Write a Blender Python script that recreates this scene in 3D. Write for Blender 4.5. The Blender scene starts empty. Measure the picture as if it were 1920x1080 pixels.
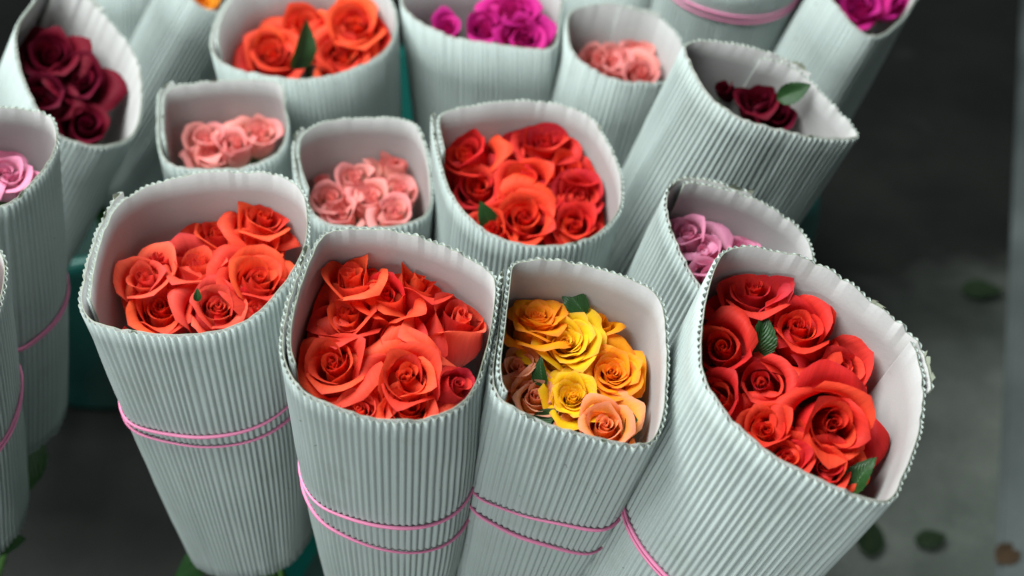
import bpy, math, random, zlib
import numpy as np
from mathutils import Vector, Matrix

random.seed(7)
RNG = np.random.default_rng(7)
sc = bpy.context.scene
col = sc.collection

# ------------------------------------------------------------------ camera
PITCH = math.radians(40)
CAMZ = 1.25
LENS = 40.0
F = LENS / 36.0 * 1920.0
cam_d = bpy.data.cameras.new('camera')
cam_d.lens = LENS
cam_d.sensor_width = 36
cam_d.clip_start = 0.02
cam_d.clip_end = 200
cam_d.dof.use_dof = True
cam_d.dof.focus_distance = 0.80
cam_d.dof.aperture_fstop = 3.3
cam = bpy.data.objects.new('camera', cam_d)
cam.location = (0, 0, CAMZ)
cam.rotation_euler = (math.pi / 2 - PITCH, 0, 0)
col.objects.link(cam)
sc.camera = cam
CM = np.array(Matrix.Translation((0, 0, CAMZ)) @ Matrix.Rotation(math.pi / 2 - PITCH, 4, 'X'))
R3 = CM[:3, :3]

# ------------------------------------------------------------------ light
w = bpy.data.worlds.new('World')
sc.world = w
w.use_nodes = True
bg = w.node_tree.nodes['Background']
bg.inputs[0].default_value = (0.78, 0.90, 0.88, 1)
bg.inputs[1].default_value = 0.09

def area(name, loc, target, size, power, color):
    d = bpy.data.lights.new(name, 'AREA')
    d.shape = 'RECTANGLE'
    d.size, d.size_y = size
    d.energy = power
    d.color = color
    o = bpy.data.objects.new(name, d)
    o.location = loc
    o.rotation_euler = (Vector(target) - Vector(loc)).to_track_quat('-Z', 'Y').to_euler()
    col.objects.link(o)
    return o
area('ceiling_lamp', (-0.60, 0.74, 2.05), (0.05, 0.70, 0.6), (1.1, 0.85), 60, (0.93, 1.0, 0.975))
area('front_fill_light', (-1.25, -1.45, 0.62), (0.05, 0.70, 0.50), (2.0, 1.0), 36, (0.92, 1.0, 0.98))  # added low fill from front left, brightens wrapper fronts; source unseen

vs = sc.view_settings
vs.view_transform = 'Standard'
vs.look = 'None'
vs.exposure = 0.0
vs.gamma = 1.0
vs.use_curve_mapping = False

# ------------------------------------------------------------------ helpers
def cam_pt(px, py, d):
    return np.array([(px - 960) / F * d, (540 - py) / F * d, -d])

def to_world(p):
    p = np.asarray(p)
    return p @ R3.T + CM[:3, 3]

def nrm(v):
    v = np.asarray(v, float)
    return v / np.linalg.norm(v)

def on_plane(px, py, P0, n):
    r = np.array([(px - 960) / F, (540 - py) / F, -1.0])
    return r * (np.dot(P0, n) / np.dot(r, n))

def new_mesh(name, verts, faces, mat=None, uv=None, smooth=True):
    me = bpy.data.meshes.new(name)
    me.from_pydata([tuple(map(float, v)) for v in verts], [], [tuple(map(int, f)) for f in faces])
    if smooth:
        me.polygons.foreach_set('use_smooth', [True] * len(me.polygons))
    if uv is not None:
        ul = me.uv_layers.new(name='UVMap')
        li = np.empty(len(me.loops), dtype=np.int32)
        me.loops.foreach_get('vertex_index', li)
        ul.data.foreach_set('uv', np.asarray(uv, dtype=np.float32)[li].ravel())
    if mat:
        me.materials.append(mat)
    me.update()
    return me

def add(name, me, parent=None, matrix=None):
    o = bpy.data.objects.new(name, me)
    col.objects.link(o)
    if parent is not None:
        o.parent = parent
    if matrix is not None:
        o.matrix_local = matrix
    return o

def tag(o, label, cat, group=None):
    o['label'] = label
    o['category'] = cat
    if group:
        o['group'] = group
    return o

def grid_faces(nr, nc, off=0, flip=False):
    i, j = np.meshgrid(np.arange(nr - 1), np.arange(nc - 1), indexing='ij')
    a = (i * nc + j).ravel() + off
    q = np.stack([a, a + 1, a + nc + 1, a + nc], 1)
    return q[:, ::-1] if flip else q

def tube(path, rad, n=8, closed=False, ry=None, caps=True):
    """path (k,3), rad float or array -> verts, faces (parallel transport)"""
    P = np.asarray(path, float)
    k = len(P)
    rad = np.broadcast_to(np.asarray(rad, float), (k,))
    T = np.empty_like(P)
    if closed:
        T = np.roll(P, -1, 0) - np.roll(P, 1, 0)
    else:
        T[1:-1] = P[2:] - P[:-2]
        T[0] = P[1] - P[0]
        T[-1] = P[-1] - P[-2]
    T /= np.linalg.norm(T, axis=1)[:, None] + 1e-12
    a = np.array([0, 0, 1.0]) if abs(T[0][2]) < .9 else np.array([1.0, 0, 0])
    N = nrm(a - T[0] * np.dot(a, T[0]))
    V = []
    for i in range(k):
        N = nrm(N - T[i] * np.dot(N, T[i]))
        B = np.cross(T[i], N)
        for j in range(n):
            an = 2 * math.pi * j / n
            V.append(P[i] + rad[i] * (math.cos(an) * N + math.sin(an) * B))
    Fc = []
    for i in range(k if closed else k - 1):
        for j in range(n):
            a0 = i * n + j
            a1 = i * n + (j + 1) % n
            i2 = (i + 1) % k
            Fc.append((a0, a1, i2 * n + (j + 1) % n, i2 * n + j))
    if caps and not closed:
        Fc.append(tuple(range(n))[::-1])
        Fc.append(tuple(range((k - 1) * n, k * n)))
    return V, Fc

# ------------------------------------------------------------------ materials
def mat_base(name):
    m = bpy.data.materials.new(name)
    m.use_nodes = True
    nt = m.node_tree
    return m, nt, nt.nodes['Principled BSDF'], nt.nodes['Material Output']

def N(nt, typ, **kw):
    n = nt.nodes.new(typ)
    for k, v in kw.items():
        setattr(n, k, v)
    return n

def ramp(nt, stops):
    r = N(nt, 'ShaderNodeValToRGB')
    el = r.color_ramp.elements
    while len(el) < len(stops):
        el.new(0.5)
    for e, (p, c) in zip(el, stops):
        e.position = p
        e.color = (*c, 1)
    return r

def mix(nt, fac, a, b, blend='MIX'):
    m = N(nt, 'ShaderNodeMix', data_type='RGBA', blend_type=blend)
    for sock, val in ((m.inputs['Factor'], fac), (m.inputs[6], a), (m.inputs[7], b)):
        if hasattr(val, 'is_output'):
            nt.links.new(val, sock)
        elif isinstance(val, (int, float)):
            sock.default_value = val
        else:
            sock.default_value = (*val, 1)
    return m.outputs[2]

def noise(nt, scale, detail=3, vec=None, rough=0.55):
    n = N(nt, 'ShaderNodeTexNoise')
    n.inputs['Scale'].default_value = scale
    n.inputs['Detail'].default_value = detail
    n.inputs['Roughness'].default_value = rough
    if vec is not None:
        nt.links.new(vec, n.inputs['Vector'])
    return n.outputs['Fac']

def bump(nt, h, strength, dist, bsdf):
    b = N(nt, 'ShaderNodeBump')
    b.inputs['Strength'].default_value = strength
    b.inputs['Distance'].default_value = dist
    nt.links.new(h, b.inputs['Height'])
    nt.links.new(b.outputs[0], bsdf.inputs['Normal'])

def mrange(nt, v, a, b, c=0.0, d=1.0):
    m = N(nt, 'ShaderNodeMapRange')
    nt.links.new(v, m.inputs[0])
    for i, x in enumerate((a, b, c, d)):
        m.inputs[i + 1].default_value = x
    return m.outputs[0]

def paper_material(name, c0, c1, speck, rough, spec):
    m, nt, b, out = mat_base(name)
    tc = N(nt, 'ShaderNodeTexCoord')
    uvm = N(nt, 'ShaderNodeMapping')
    nt.links.new(tc.outputs['UV'], uvm.inputs[0])
    uvm.inputs['Scale'].default_value = (1, 1, 1)
    big = noise(nt, 9, 4, tc.outputs['UV'])
    c = mix(nt, mrange(nt, big, .3, .7), c0, c1)
    fine = noise(nt, 900, 2, tc.outputs['UV'])
    c = mix(nt, mrange(nt, fine, .35, .75, 0, .10), c, (c0[0] * .6, c0[1] * .6, c0[2] * .6))
    sp = noise(nt, 160, 1, tc.outputs['UV'])
    c = mix(nt, mrange(nt, sp, .765, .80, 0, speck), c, (0.10, 0.09, 0.07))
    stn = noise(nt, 24, 5, tc.outputs['UV'], .65)
    c = mix(nt, mrange(nt, stn, .56, .74, 0, .30), c, (c0[0] * .72, c0[1] * .70, c0[2] * .62))
    scf = N(nt, 'ShaderNodeMapping')
    nt.links.new(tc.outputs['UV'], scf.inputs[0])
    scf.inputs['Scale'].default_value = (30, 220, 1)
    c = mix(nt, mrange(nt, noise(nt, 1.0, 3, scf.outputs[0]), .60, .78, 0, .22), c, (c0[0] * .7, c0[1] * .7, c0[2] * .68))
    nt.links.new(c, b.inputs['Base Color'])
    b.inputs['Roughness'].default_value = rough
    b.inputs['Specular IOR Level'].default_value = spec
    fb = noise(nt, 420, 3, tc.outputs['UV'])
    bump(nt, fb, 0.25, 0.0006, b)
    return m

M_FLUTE = paper_material('fluted_cardboard', (0.39, 0.44, 0.428), (0.435, 0.487, 0.474), .55, .62, .35)
M_LINER = paper_material('white_liner_board', (0.37, 0.355, 0.355), (0.41, 0.395, 0.395), .0, .5, .4)  # slight pink cast stands in for light bounced off the roses

M_EDGE = paper_material('raw_cut_board', (0.21, 0.225, 0.175), (0.31, 0.325, 0.26), .2, .9, .1)

def petal_material(name, base, mid, tip, edge=None, trans=.32, rough=.58, edge_w=.10, dark=.55, vmin=.74):
    m, nt, b, out = mat_base(name)
    tc = N(nt, 'ShaderNodeTexCoord')
    sep = N(nt, 'ShaderNodeSeparateXYZ')
    nt.links.new(tc.outputs['UV'], sep.inputs[0])
    oi = N(nt, 'ShaderNodeObjectInfo')
    mp = N(nt, 'ShaderNodeMapping')
    nt.links.new(tc.outputs['UV'], mp.inputs[0])
    mp.inputs['Scale'].default_value = (26, 1.6, 1)
    nz = noise(nt, 1.0, 4, mp.outputs[0])
    blot = noise(nt, 3.0, 3, tc.outputs['UV'])
    # height along the petal, disturbed
    h = N(nt, 'ShaderNodeMath', operation='MULTIPLY_ADD')
    nt.links.new(blot, h.inputs[0])
    h.inputs[1].default_value = .22
    nt.links.new(sep.outputs[1], h.inputs[2])
    r = ramp(nt, [(.12, base), (.62, mid), (1.0, tip)])
    nt.links.new(h.outputs[0], r.inputs[0])
    c = r.outputs[0]
    if edge:
        ux = N(nt, 'ShaderNodeMath', operation='SUBTRACT')
        nt.links.new(sep.outputs[0], ux.inputs[0]); ux.inputs[1].default_value = .5
        ua = N(nt, 'ShaderNodeMath', operation='ABSOLUTE')
        nt.links.new(ux.outputs[0], ua.inputs[0])
        u2 = N(nt, 'ShaderNodeMath', operation='MULTIPLY')
        nt.links.new(ua.outputs[0], u2.inputs[0]); u2.inputs[1].default_value = 1.9
        mx = N(nt, 'ShaderNodeMath', operation='MAXIMUM')
        nt.links.new(u2.outputs[0], mx.inputs[0]); nt.links.new(sep.outputs[1], mx.inputs[1])
        ad = N(nt, 'ShaderNodeMath', operation='MULTIPLY_ADD')
        nt.links.new(blot, ad.inputs[0]); ad.inputs[1].default_value = .25
        nt.links.new(mx.outputs[0], ad.inputs[2])
        f = mrange(nt, ad.outputs[0], 1.125 - edge_w, 1.18, 0, .62)
        c = mix(nt, f, c, edge)
    c = mix(nt, mrange(nt, nz, .35, .75, 0, .32), c, tuple(x * dark for x in mid))
    hsv = N(nt, 'ShaderNodeHueSaturation')
    nt.links.new(c, hsv.inputs['Color'])
    nt.links.new(mrange(nt, oi.outputs['Random'], 0, 1, .494, .505), hsv.inputs['Hue'])
    nt.links.new(mrange(nt, oi.outputs['Random'], 0, 1, vmin, 1.04), hsv.inputs['Value'])
    c = hsv.outputs[0]
    nt.links.new(c, b.inputs['Base Color'])
    b.inputs['Roughness'].default_value = rough
    b.inputs['Specular IOR Level'].default_value = .16
    b.inputs['Sheen Weight'].default_value = .0
    b.inputs['Sheen Roughness'].default_value = .4
    bump(nt, nz, .35, .0009, b)
    tr = N(nt, 'ShaderNodeBsdfTranslucent')
    nt.links.new(c, tr.inputs[0])
    ms = N(nt, 'ShaderNodeMixShader')
    ms.inputs[0].default_value = trans
    nt.links.new(b.outputs[0], ms.inputs[1])
    nt.links.new(tr.outputs[0], ms.inputs[2])
    nt.links.new(ms.outputs[0], out.inputs[0])
    return m

PM = {
 'coral':   petal_material('petal_coral_red', (.98, .23, .17), (.98, .070, .056), (.99, .100, .042), edge=(.80, .05, .055), edge_w=.02),
 'coral_b': petal_material('petal_coral_pink', (.98, .27, .22), (.97, .088, .084), (.98, .115, .064), edge=(.86, .07, .09), edge_w=.03),
 'red':     petal_material('petal_scarlet', (.90, .14, .11), (.92, .042, .036), (.95, .062, .032), edge=(.70, .03, .04), edge_w=.02),
 'red_b': petal_material('petal_deep_scarlet', (.80, .10, .10), (.82, .036, .045), (.88, .05, .042), edge=(.62, .025, .04), edge_w=.03),
 'crimson': petal_material('petal_crimson', (.62, .05, .06), (.70, .035, .05), (.74, .04, .05)),
 'salmon':  petal_material('petal_salmon_pink', (.99, .80, .62), (.99, .53, .44), (.99, .36, .345), trans=.40, vmin=.88),
 'pink':    petal_material('petal_light_pink', (.98, .78, .85), (.97, .57, .71), (.95, .34, .54), trans=.35),
 'magenta': petal_material('petal_magenta', (.66, .02, .24), (.68, .014, .24), (.72, .025, .30)),
 'dark':    petal_material('petal_dark_red', (.10, .002, .010), (.11, .002, .012), (.16, .003, .02), rough=.65),
 'yellow':  petal_material('petal_yellow', (.99, .92, .22), (.99, .78, .02), (.99, .60, .012), edge=(.97, .34, .18), edge_w=.05, dark=.85, vmin=.93, trans=.42),
 'orange':  petal_material('petal_orange', (.99, .84, .10), (.99, .54, .015), (.99, .36, .012), edge=(.97, .20, .10), edge_w=.07, dark=.85, vmin=.93, trans=.42),
 'sunset':  petal_material('petal_sunset_orange', (.99, .82, .22), (.99, .42, .05), (.99, .36, .07), edge=(.97, .42, .44), edge_w=.16, dark=.85, vmin=.93, trans=.42),
 'blush':   petal_material('petal_blush_orange', (.99, .86, .34), (.99, .54, .12), (.99, .46, .22), edge=(.98, .46, .52), edge_w=.16, dark=.88, vmin=.93, trans=.42),
}

def leaf_material(name, c0, c1, rough=.42):
    m, nt, b, out = mat_base(name)
    tc = N(nt, 'ShaderNodeTexCoord')
    sep = N(nt, 'ShaderNodeSeparateXYZ')
    nt.links.new(tc.outputs['UV'], sep.inputs[0])
    nz = noise(nt, 5, 4, tc.outputs['UV'])
    c = mix(nt, mrange(nt, nz, .3, .7), c0, c1)
    ux = N(nt, 'ShaderNodeMath', operation='SUBTRACT')
    nt.links.new(sep.outputs[0], ux.inputs[0]); ux.inputs[1].default_value = .5
    ua = N(nt, 'ShaderNodeMath', operation='ABSOLUTE')
    nt.links.new(ux.outputs[0], ua.inputs[0])
    c = mix(nt, mrange(nt, ua.outputs[0], .0, .05, .6, 0), c, (c1[0] * 1.9, c1[1] * 1.6, c1[2] * 1.6))
    nt.links.new(c, b.inputs['Base Color'])
    b.inputs['Roughness'].default_value = rough
    b.inputs['Specular IOR Level'].default_value = .4
    # side veins
    wv = N(nt, 'ShaderNodeMath', operation='SUBTRACT')
    nt.links.new(sep.outputs[1], wv.inputs[0]); nt.links.new(ua.outputs[0], wv.inputs[1])
    sn = N(nt, 'ShaderNodeMath', operation='MULTIPLY')
    nt.links.new(wv.outputs[0], sn.inputs[0]); sn.inputs[1].default_value = 60
    s2 = N(nt, 'ShaderNodeMath', operation='SINE')
    nt.links.new(sn.outputs[0], s2.inputs[0])
    bump(nt, s2.outputs[0], .35, .0006, b)
    tr = N(nt, 'ShaderNodeBsdfTranslucent')
    nt.links.new(c, tr.inputs[0])
    ms = N(nt, 'ShaderNodeMixShader'); ms.inputs[0].default_value = .2
    nt.links.new(b.outputs[0], ms.inputs[1]); nt.links.new(tr.outputs[0], ms.inputs[2])
    nt.links.new(ms.outputs[0], out.inputs[0])
    return m
M_LEAF = leaf_material('rose_leaf_green', (.012, .050, .011), (.023, .082, .018))
M_DRY = leaf_material('dry_leaf_brown', (.09, .055, .03), (.13, .08, .045), .7)

def simple(name, c, rough=.5, spec=.4, var=.12, scale=40):
    m, nt, b, out = mat_base(name)
    tc = N(nt, 'ShaderNodeTexCoord')
    nz = noise(nt, scale, 4, tc.outputs['Object'])
    cc = mix(nt, mrange(nt, nz, .3, .7), tuple(x * (1 - var) for x in c), tuple(min(1, x * (1 + var)) for x in c))
    nt.links.new(cc, b.inputs['Base Color'])
    b.inputs['Roughness'].default_value = rough
    b.inputs['Specular IOR Level'].default_value = spec
    return m
M_STEM = simple('rose_stem_green', (.07, .17, .035), .5)
M_BAND = simple('pink_rubber', (.80, .235, .42), .45, .45, .05)
M_TEAL = simple('teal_plastic', (.004, .095, .08), .35, .5, .08, 8)
M_WATER, _nt, _b, _o = mat_base('bucket_water')
_b.inputs['Base Color'].default_value = (.02, .04, .035, 1)
_b.inputs['Roughness'].default_value = .05

def concrete(name, c0, c1, c2, scale):
    m, nt, b, out = mat_base(name)
    tc = N(nt, 'ShaderNodeTexCoord')
    big = noise(nt, scale, 5, tc.outputs['Object'], .6)
    c = mix(nt, mrange(nt, big, .38, .62), c0, c1)
    st = noise(nt, scale * .45, 3, tc.outputs['Object'])
    c = mix(nt, mrange(nt, st, .46, .62), c, c2)
    fine = noise(nt, 150, 4, tc.outputs['Object'], .7)
    c = mix(nt, mrange(nt, fine, .3, .75, 0, .35), c, tuple(x * .5 for x in c0))
    nt.links.new(c, b.inputs['Base Color'])
    nt.links.new(mrange(nt, st, .45, .62, .75, .4), b.inputs['Roughness'])
    bump(nt, fine, .3, .002, b)
    return m
def floor_material():
    m, nt, b, out = mat_base('market_floor')
    tc = N(nt, 'ShaderNodeTexCoord')
    ob = tc.outputs['Object']
    fine = noise(nt, 150, 4, ob, .7)
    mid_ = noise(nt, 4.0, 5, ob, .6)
    dry = mix(nt, mrange(nt, mid_, .36, .64), (.15, .172, .152), (.33, .355, .32))  # plain concrete tone, used for the painted lit area
    shade_tone = mix(nt, mrange(nt, mid_, .40, .66), (.006, .007, .006), (.018, .019, .016))  # near-black tone: floor shade painted into the colour
    # lit area painted pale, shade painted near-black around it, ragged edge
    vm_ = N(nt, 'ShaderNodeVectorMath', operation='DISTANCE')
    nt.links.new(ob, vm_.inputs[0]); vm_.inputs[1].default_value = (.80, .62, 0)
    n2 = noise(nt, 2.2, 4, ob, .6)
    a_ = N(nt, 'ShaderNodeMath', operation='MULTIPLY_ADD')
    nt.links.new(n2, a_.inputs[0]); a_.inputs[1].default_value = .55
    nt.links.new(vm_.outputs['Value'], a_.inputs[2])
    is_lit = mrange(nt, a_.outputs[0], .92, 1.25, 1, 0)
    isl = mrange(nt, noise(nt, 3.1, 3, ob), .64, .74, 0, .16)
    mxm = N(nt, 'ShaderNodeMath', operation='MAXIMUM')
    nt.links.new(is_lit, mxm.inputs[0]); nt.links.new(isl, mxm.inputs[1])
    c = mix(nt, mxm.outputs[0], shade_tone, dry)
    c = mix(nt, mrange(nt, fine, .3, .75, 0, .35), c, (.03, .03, .028))
    nt.links.new(c, b.inputs['Base Color'])
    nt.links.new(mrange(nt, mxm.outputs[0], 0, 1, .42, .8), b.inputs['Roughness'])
    bump(nt, fine, .3, .002, b)
    return m
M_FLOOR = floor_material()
M_KERB = concrete('pale_concrete', (.17, .20, .20), (.24, .27, .27), (.11, .13, .13), 3.0)

# ------------------------------------------------------------------ floor
def box_mesh(name, x0, x1, y0, y1, z0, z1, mat, bev=.006):
    import bmesh
    bm = bmesh.new()
    bmesh.ops.create_cube(bm, size=1)
    for v in bm.verts:
        v.co = ((x0 + x1) / 2 + v.co.x * (x1 - x0), (y0 + y1) / 2 + v.co.y * (y1 - y0), (z0 + z1) / 2 + v.co.z * (z1 - z0))
    bmesh.ops.bevel(bm, geom=bm.edges[:], offset=bev, segments=2, affect='EDGES')
    me = bpy.data.meshes.new(name)
    bm.to_mesh(me); bm.free()
    me.materials.append(mat)
    return me
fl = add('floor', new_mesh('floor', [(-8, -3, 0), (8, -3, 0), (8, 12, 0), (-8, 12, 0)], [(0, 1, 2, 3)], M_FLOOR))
fl['kind'] = 'structure'
kb = add('kerb', box_mesh('kerb', 0, .9, -3, 12, -.05, .012, M_KERB))
kb.location = (.633, .90, 0)
kb.rotation_euler = (0, 0, math.radians(-20))
kb['kind'] = 'structure'

# ------------------------------------------------------------------ buckets
def bucket(x, y, r, h, label):
    root = bpy.data.objects.new('plastic_tub', None)
    col.objects.link(root)
    root.location = (x, y, 0)
    prof = [(0, .004), (r * .80, .004), (r * .82, .012), (r * .97, h - .03), (r * 1.0, h - .03), (r * 1.03, h - .024),
            (r * 1.035, h - .004), (r * 1.02, h), (r * .98, h), (r * .96, h - .008), (r * .80, .02), (0, .018)]
    n = 64
    V = [(p[0] * math.cos(2 * math.pi * j / n), p[0] * math.sin(2 * math.pi * j / n), p[1]) for p in prof for j in range(n)]
    Fc = [(i * n + j, i * n + (j + 1) % n, (i + 1) * n + (j + 1) % n, (i + 1) * n + j) for i in range(len(prof) - 1) for j in range(n)]
    add('body', new_mesh('tub_body', V, Fc, M_TEAL), root)
    rr = r * .85
    V = [(rr * math.cos(2 * math.pi * j / n), rr * math.sin(2 * math.pi * j / n), h * .42) for j in range(n)]
    add('water', new_mesh('tub_water', V, [tuple(range(n))], M_WATER), root)
    tag(root, label, 'bucket', 'teal plastic tubs')
    return root
BK = {'front': (-.04, .76, .25, .30), 'back': (.02, 1.36, .40, .34), 'left': (-.74, .60, .19, .24), 'far': (-.62, 1.36, .20, .32)}
bucket(*BK['front'], 'teal plastic tub under the four front wrappers of roses')
bucket(*BK['back'], 'teal plastic tub under the wrappers at the back')
bucket(*BK['far'], 'dark teal plastic tub whose rim shows left of the leftmost front wrapper')
bucket(*BK['left'], 'teal plastic tub under the wrappers at the left edge')

# ------------------------------------------------------------------ corrugated wrappers
PITCHF = 0.0050    # flute pitch
AMP = 0.0021       # flute height
TL = 0.0006        # liner thickness
TM = 0.00036       # medium thickness
INSET = 0.0042     # the traced outline is the outer edge
LAYER = AMP + TL + TM + 0.0009

def closed_resample(pts, M):
    P = np.asarray(pts, float)
    n = len(P)
    out = []
    for i in range(n):
        p0, p1, p2, p3 = P[(i - 1) % n], P[i], P[(i + 1) % n], P[(i + 2) % n]
        for t in np.linspace(0, 1, 24, endpoint=False):
            out.append(.5 * ((2 * p1) + (-p0 + p2) * t + (2 * p0 - 5 * p1 + 4 * p2 - p3) * t * t + (-p0 + 3 * p1 - 3 * p2 + p3) * t ** 3))
    Q = np.array(out)
    # light smoothing
    for _ in range(10):
        Q = .5 * Q + .25 * (np.roll(Q, 1, 0) + np.roll(Q, -1, 0))
    seg = np.linalg.norm(np.roll(Q, -1, 0) - Q, axis=1)
    s = np.concatenate([[0], np.cumsum(seg)])
    Qc = np.vstack([Q, Q[:1]])
    x = np.linspace(0, s[-1], M, endpoint=False)
    return np.stack([np.interp(x, s, Qc[:, k]) for k in range(3)], 1), s[-1]

class Wrap:
    pass
WR = {}

def wrapper(key, outline, d0, bpx, d1, rb, nb=.3, seam=200, ov=.2, lod=1, label='', bands=(), noroses=False):
    o2 = np.array(outline, float)
    cx, cy = (o2.max(0) + o2.min(0)) / 2
    c0 = cam_pt(cx, cy, d0)
    c1 = cam_pt(bpx[0], bpx[1], d1)
    axis = nrm(c0 - c1)
    n = nrm((1 - nb) * axis + nb * nrm(-c0))
    rim = np.array([on_plane(x, y, c0, n) for x, y in outline])
    M = 720
    # outline is given clockwise in the picture; start at the seam angle
    rim, P = closed_resample(rim, M)
    cen = rim.mean(0)
    # picture angle of the rim points, to find the seam
    px = rim[:, 0] / -rim[:, 2]; py = rim[:, 1] / -rim[:, 2]
    ccx, ccy = cen[0] / -cen[2], cen[1] / -cen[2]
    ang = np.degrees(np.arctan2(py - ccy, px - ccx)) % 360
    dif = np.abs((ang - seam + 180) % 360 - 180)
    k0 = int(dif.argmin())
    rim = np.roll(rim, -k0, 0)
    q = rim - cen
    q = q - np.outer(q @ axis, axis)
    ql = np.linalg.norm(q, axis=1)
    qd = q / ql[:, None]
    bot = c1 + qd * (rb * (1 + .35 * (ql / ql.mean() - 1)))[:, None]
    tang = np.roll(rim, -3, 0) - np.roll(rim, 3, 0)
    nn = np.cross(tang, n)
    nn /= np.linalg.norm(nn, axis=1)[:, None]
    if np.mean(np.sum(nn * qd, 1)) < 0:
        nn = -nn
    W = Wrap()
    W.c0, W.c1, W.axis, W.n, W.rim, W.bot, W.P, W.nn, W.qd = cen, c1, axis, n, rim, bot, P, nn, qd
    W.ov, W.rb = ov, rb
    W.L = np.linalg.norm(cen - c1)
    rs = np.random.default_rng(zlib.crc32(label.encode()) % 1000)
    ph = rs.uniform(0, 6.28, 6)

    def surf(u, t, off):
        """u in turns (0..1+ov), t 0 rim..1 bottom, off outward (arrays, broadcast) -> camera-space points"""
        u = np.asarray(u, float)
        x = (u % 1.0) * M
        i0 = np.floor(x).astype(int) % M
        i1 = (i0 + 1) % M
        fr = (x - np.floor(x))[:, None]
        r_ = rim[i0] * (1 - fr) + rim[i1] * fr
        b_ = bot[i0] * (1 - fr) + bot[i1] * fr
        n_ = nn[i0] * (1 - fr) + nn[i1] * fr
        d_ = qd[i0] * (1 - fr) + qd[i1] * fr
        t = np.asarray(t, float)[:, None]
        p = r_ * (1 - t) + b_ * t
        nm = n_ * (1 - t) + d_ * t
        nm /= np.linalg.norm(nm, axis=1)[:, None]
        # slight belly / waviness of a hand-rolled sheet
        belly = .004 * np.sin(math.pi * np.clip(t, 0, 1)) * (1 + .6 * np.sin(2 * math.pi * u[:, None] * 2 + ph[0]))
        sp = np.clip((u - ov) / (1 - ov), 0, 1) * LAYER
        # ends flare apart a little at the top
        fl_ = -.0016 * np.exp(-((u - 0.0) / .05) ** 2) + .0016 * np.exp(-((u - 1 - ov) / .03) ** 2)
        return p + nm * (belly - INSET + (sp + fl_ * (1 - .6 * np.clip(t[:, 0], 0, 1)) + off)[:, None])
    W.surf = surf
    total = 1 + ov
    K = int(round(P * total / PITCHF))
    spf = 8 if lod else 6
    rows = 20 if lod else 8
    nu = K * spf + 1
    u = np.linspace(0, total, nu)
    fl = np.linspace(0, K, nu)
    jit = rs.normal(0, 1, K + 2)
    edge = np.interp(fl, np.arange(K + 2), jit) * .0006 + .0006 * np.sin(fl * .35 + ph[1]) + .0006 * np.sin(fl * .11 + ph[2])
    jb = np.interp(fl, np.arange(K + 2), rs.normal(0, 1, K + 2)) * .0012
    ampk = np.interp(fl, np.arange(K + 2), 1 + .10 * np.clip(rs.normal(0, 1, K + 2), -2, 1.4))
    warp = np.interp(fl, np.arange(K + 2), np.convolve(rs.normal(0, .17, K + 2), [.25, .5, .25], 'same'))
    prof = np.abs(np.sin(math.pi * (fl + warp))) ** 1.15
    nd = 90
    dfl, dt_, da, dw, dl = rs.uniform(0, K, nd), rs.uniform(0, 1, nd), rs.uniform(.12, .6, nd), rs.uniform(.5, 2.2, nd), rs.uniform(.02, .12, nd)
    ts = list(np.linspace(0, 1, rows))
    for b in bands:
        for sg in (-.5, .5):
            ts += [b[0] + sg * b[3] + q for q in (-.03, -.018, -.008, 0, .008, .018, .03)]
    ts = np.array(sorted(t for t in ts if 0 <= t <= 1))
    ts = ts[np.concatenate([[True], np.diff(ts) > .004])]
    ts[-1] = 1.0
    rows = len(ts)

    def sheet(offset_fn, eoff=0.0):
        G = []
        for t in ts:
            tt = np.full(nu, t)
            if t == 0:
                tt = tt + (edge + eoff) / W.L
            elif t == 1:
                tt = tt + jb / W.L
            G.append(surf(u, tt, offset_fn(t)))
        return np.concatenate(G)
    def squeeze(t):
        s = np.ones(nu)
        for b in bands:
            tb = b[0] + b[1] * np.cos(2 * math.pi * (u - ov) - math.radians(b[2]))
            for sg in (-.5, .5):
                s = s - .30 * np.exp(-((t - tb - sg * b[3]) / .014) ** 2)
        return np.maximum(s, .4)
    def dent(t):
        d_ = 1 + .10 * np.sin(fl * .9 + 17 * t + ph[3]) * np.sin(23 * t + ph[4]) + .10 * np.sin(fl * .21 + 5 * t + ph[5])
        for q in range(nd):
            if abs(t - dt_[q]) < 3 * dl[q]:
                d_ = d_ - da[q] * math.exp(-((t - dt_[q]) / dl[q]) ** 2) * np.exp(-((fl - dfl[q]) / dw[q]) ** 2)
        return d_
    o_out = lambda t: TL + TM + AMP * prof * ampk * dent(t) * squeeze(t)
    o_in = lambda t: TL + AMP * prof * ampk * dent(t) * squeeze(t) - .00001
    vo, vi = sheet(o_out), sheet(o_in)
    root = bpy.data.objects.new('cardboard_wrapper', None)
    col.objects.link(root)
    rw = to_world(c1)
    root.location = rw
    def shell(name, A, B, mat):
        ncol = nu
        Vv = np.concatenate([A, B])
        Fo = grid_faces(rows, ncol, 0)
        Fi = grid_faces(rows, ncol, rows * ncol, True)
        j = np.arange(ncol - 1)
        o2_ = rows * ncol
        top = np.stack([j + o2_, j + 1 + o2_, j + 1, j], 1)
        base = (rows - 1) * ncol
        btm = np.stack([base + j, base + j + 1, o2_ + base + j + 1, o2_ + base + j], 1)
        i = np.arange(rows - 1) * ncol
        e0 = np.stack([i, i + ncol, o2_ + i + ncol, o2_ + i], 1)
        e1 = e0[:, ::-1] + ncol - 1
        Fs = np.concatenate([Fo, Fi, top, btm, e0, e1])
        uvx = np.tile(u * P, rows)
        uvy = np.repeat(ts * W.L, ncol)
        uv = np.concatenate([np.stack([uvx, uvy], 1)] * 2) * 1.0 + rs.uniform(0, 20)
        me = new_mesh(name, to_world(Vv) - rw, Fs, mat, uv)
        me.materials.append(M_EDGE)
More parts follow.
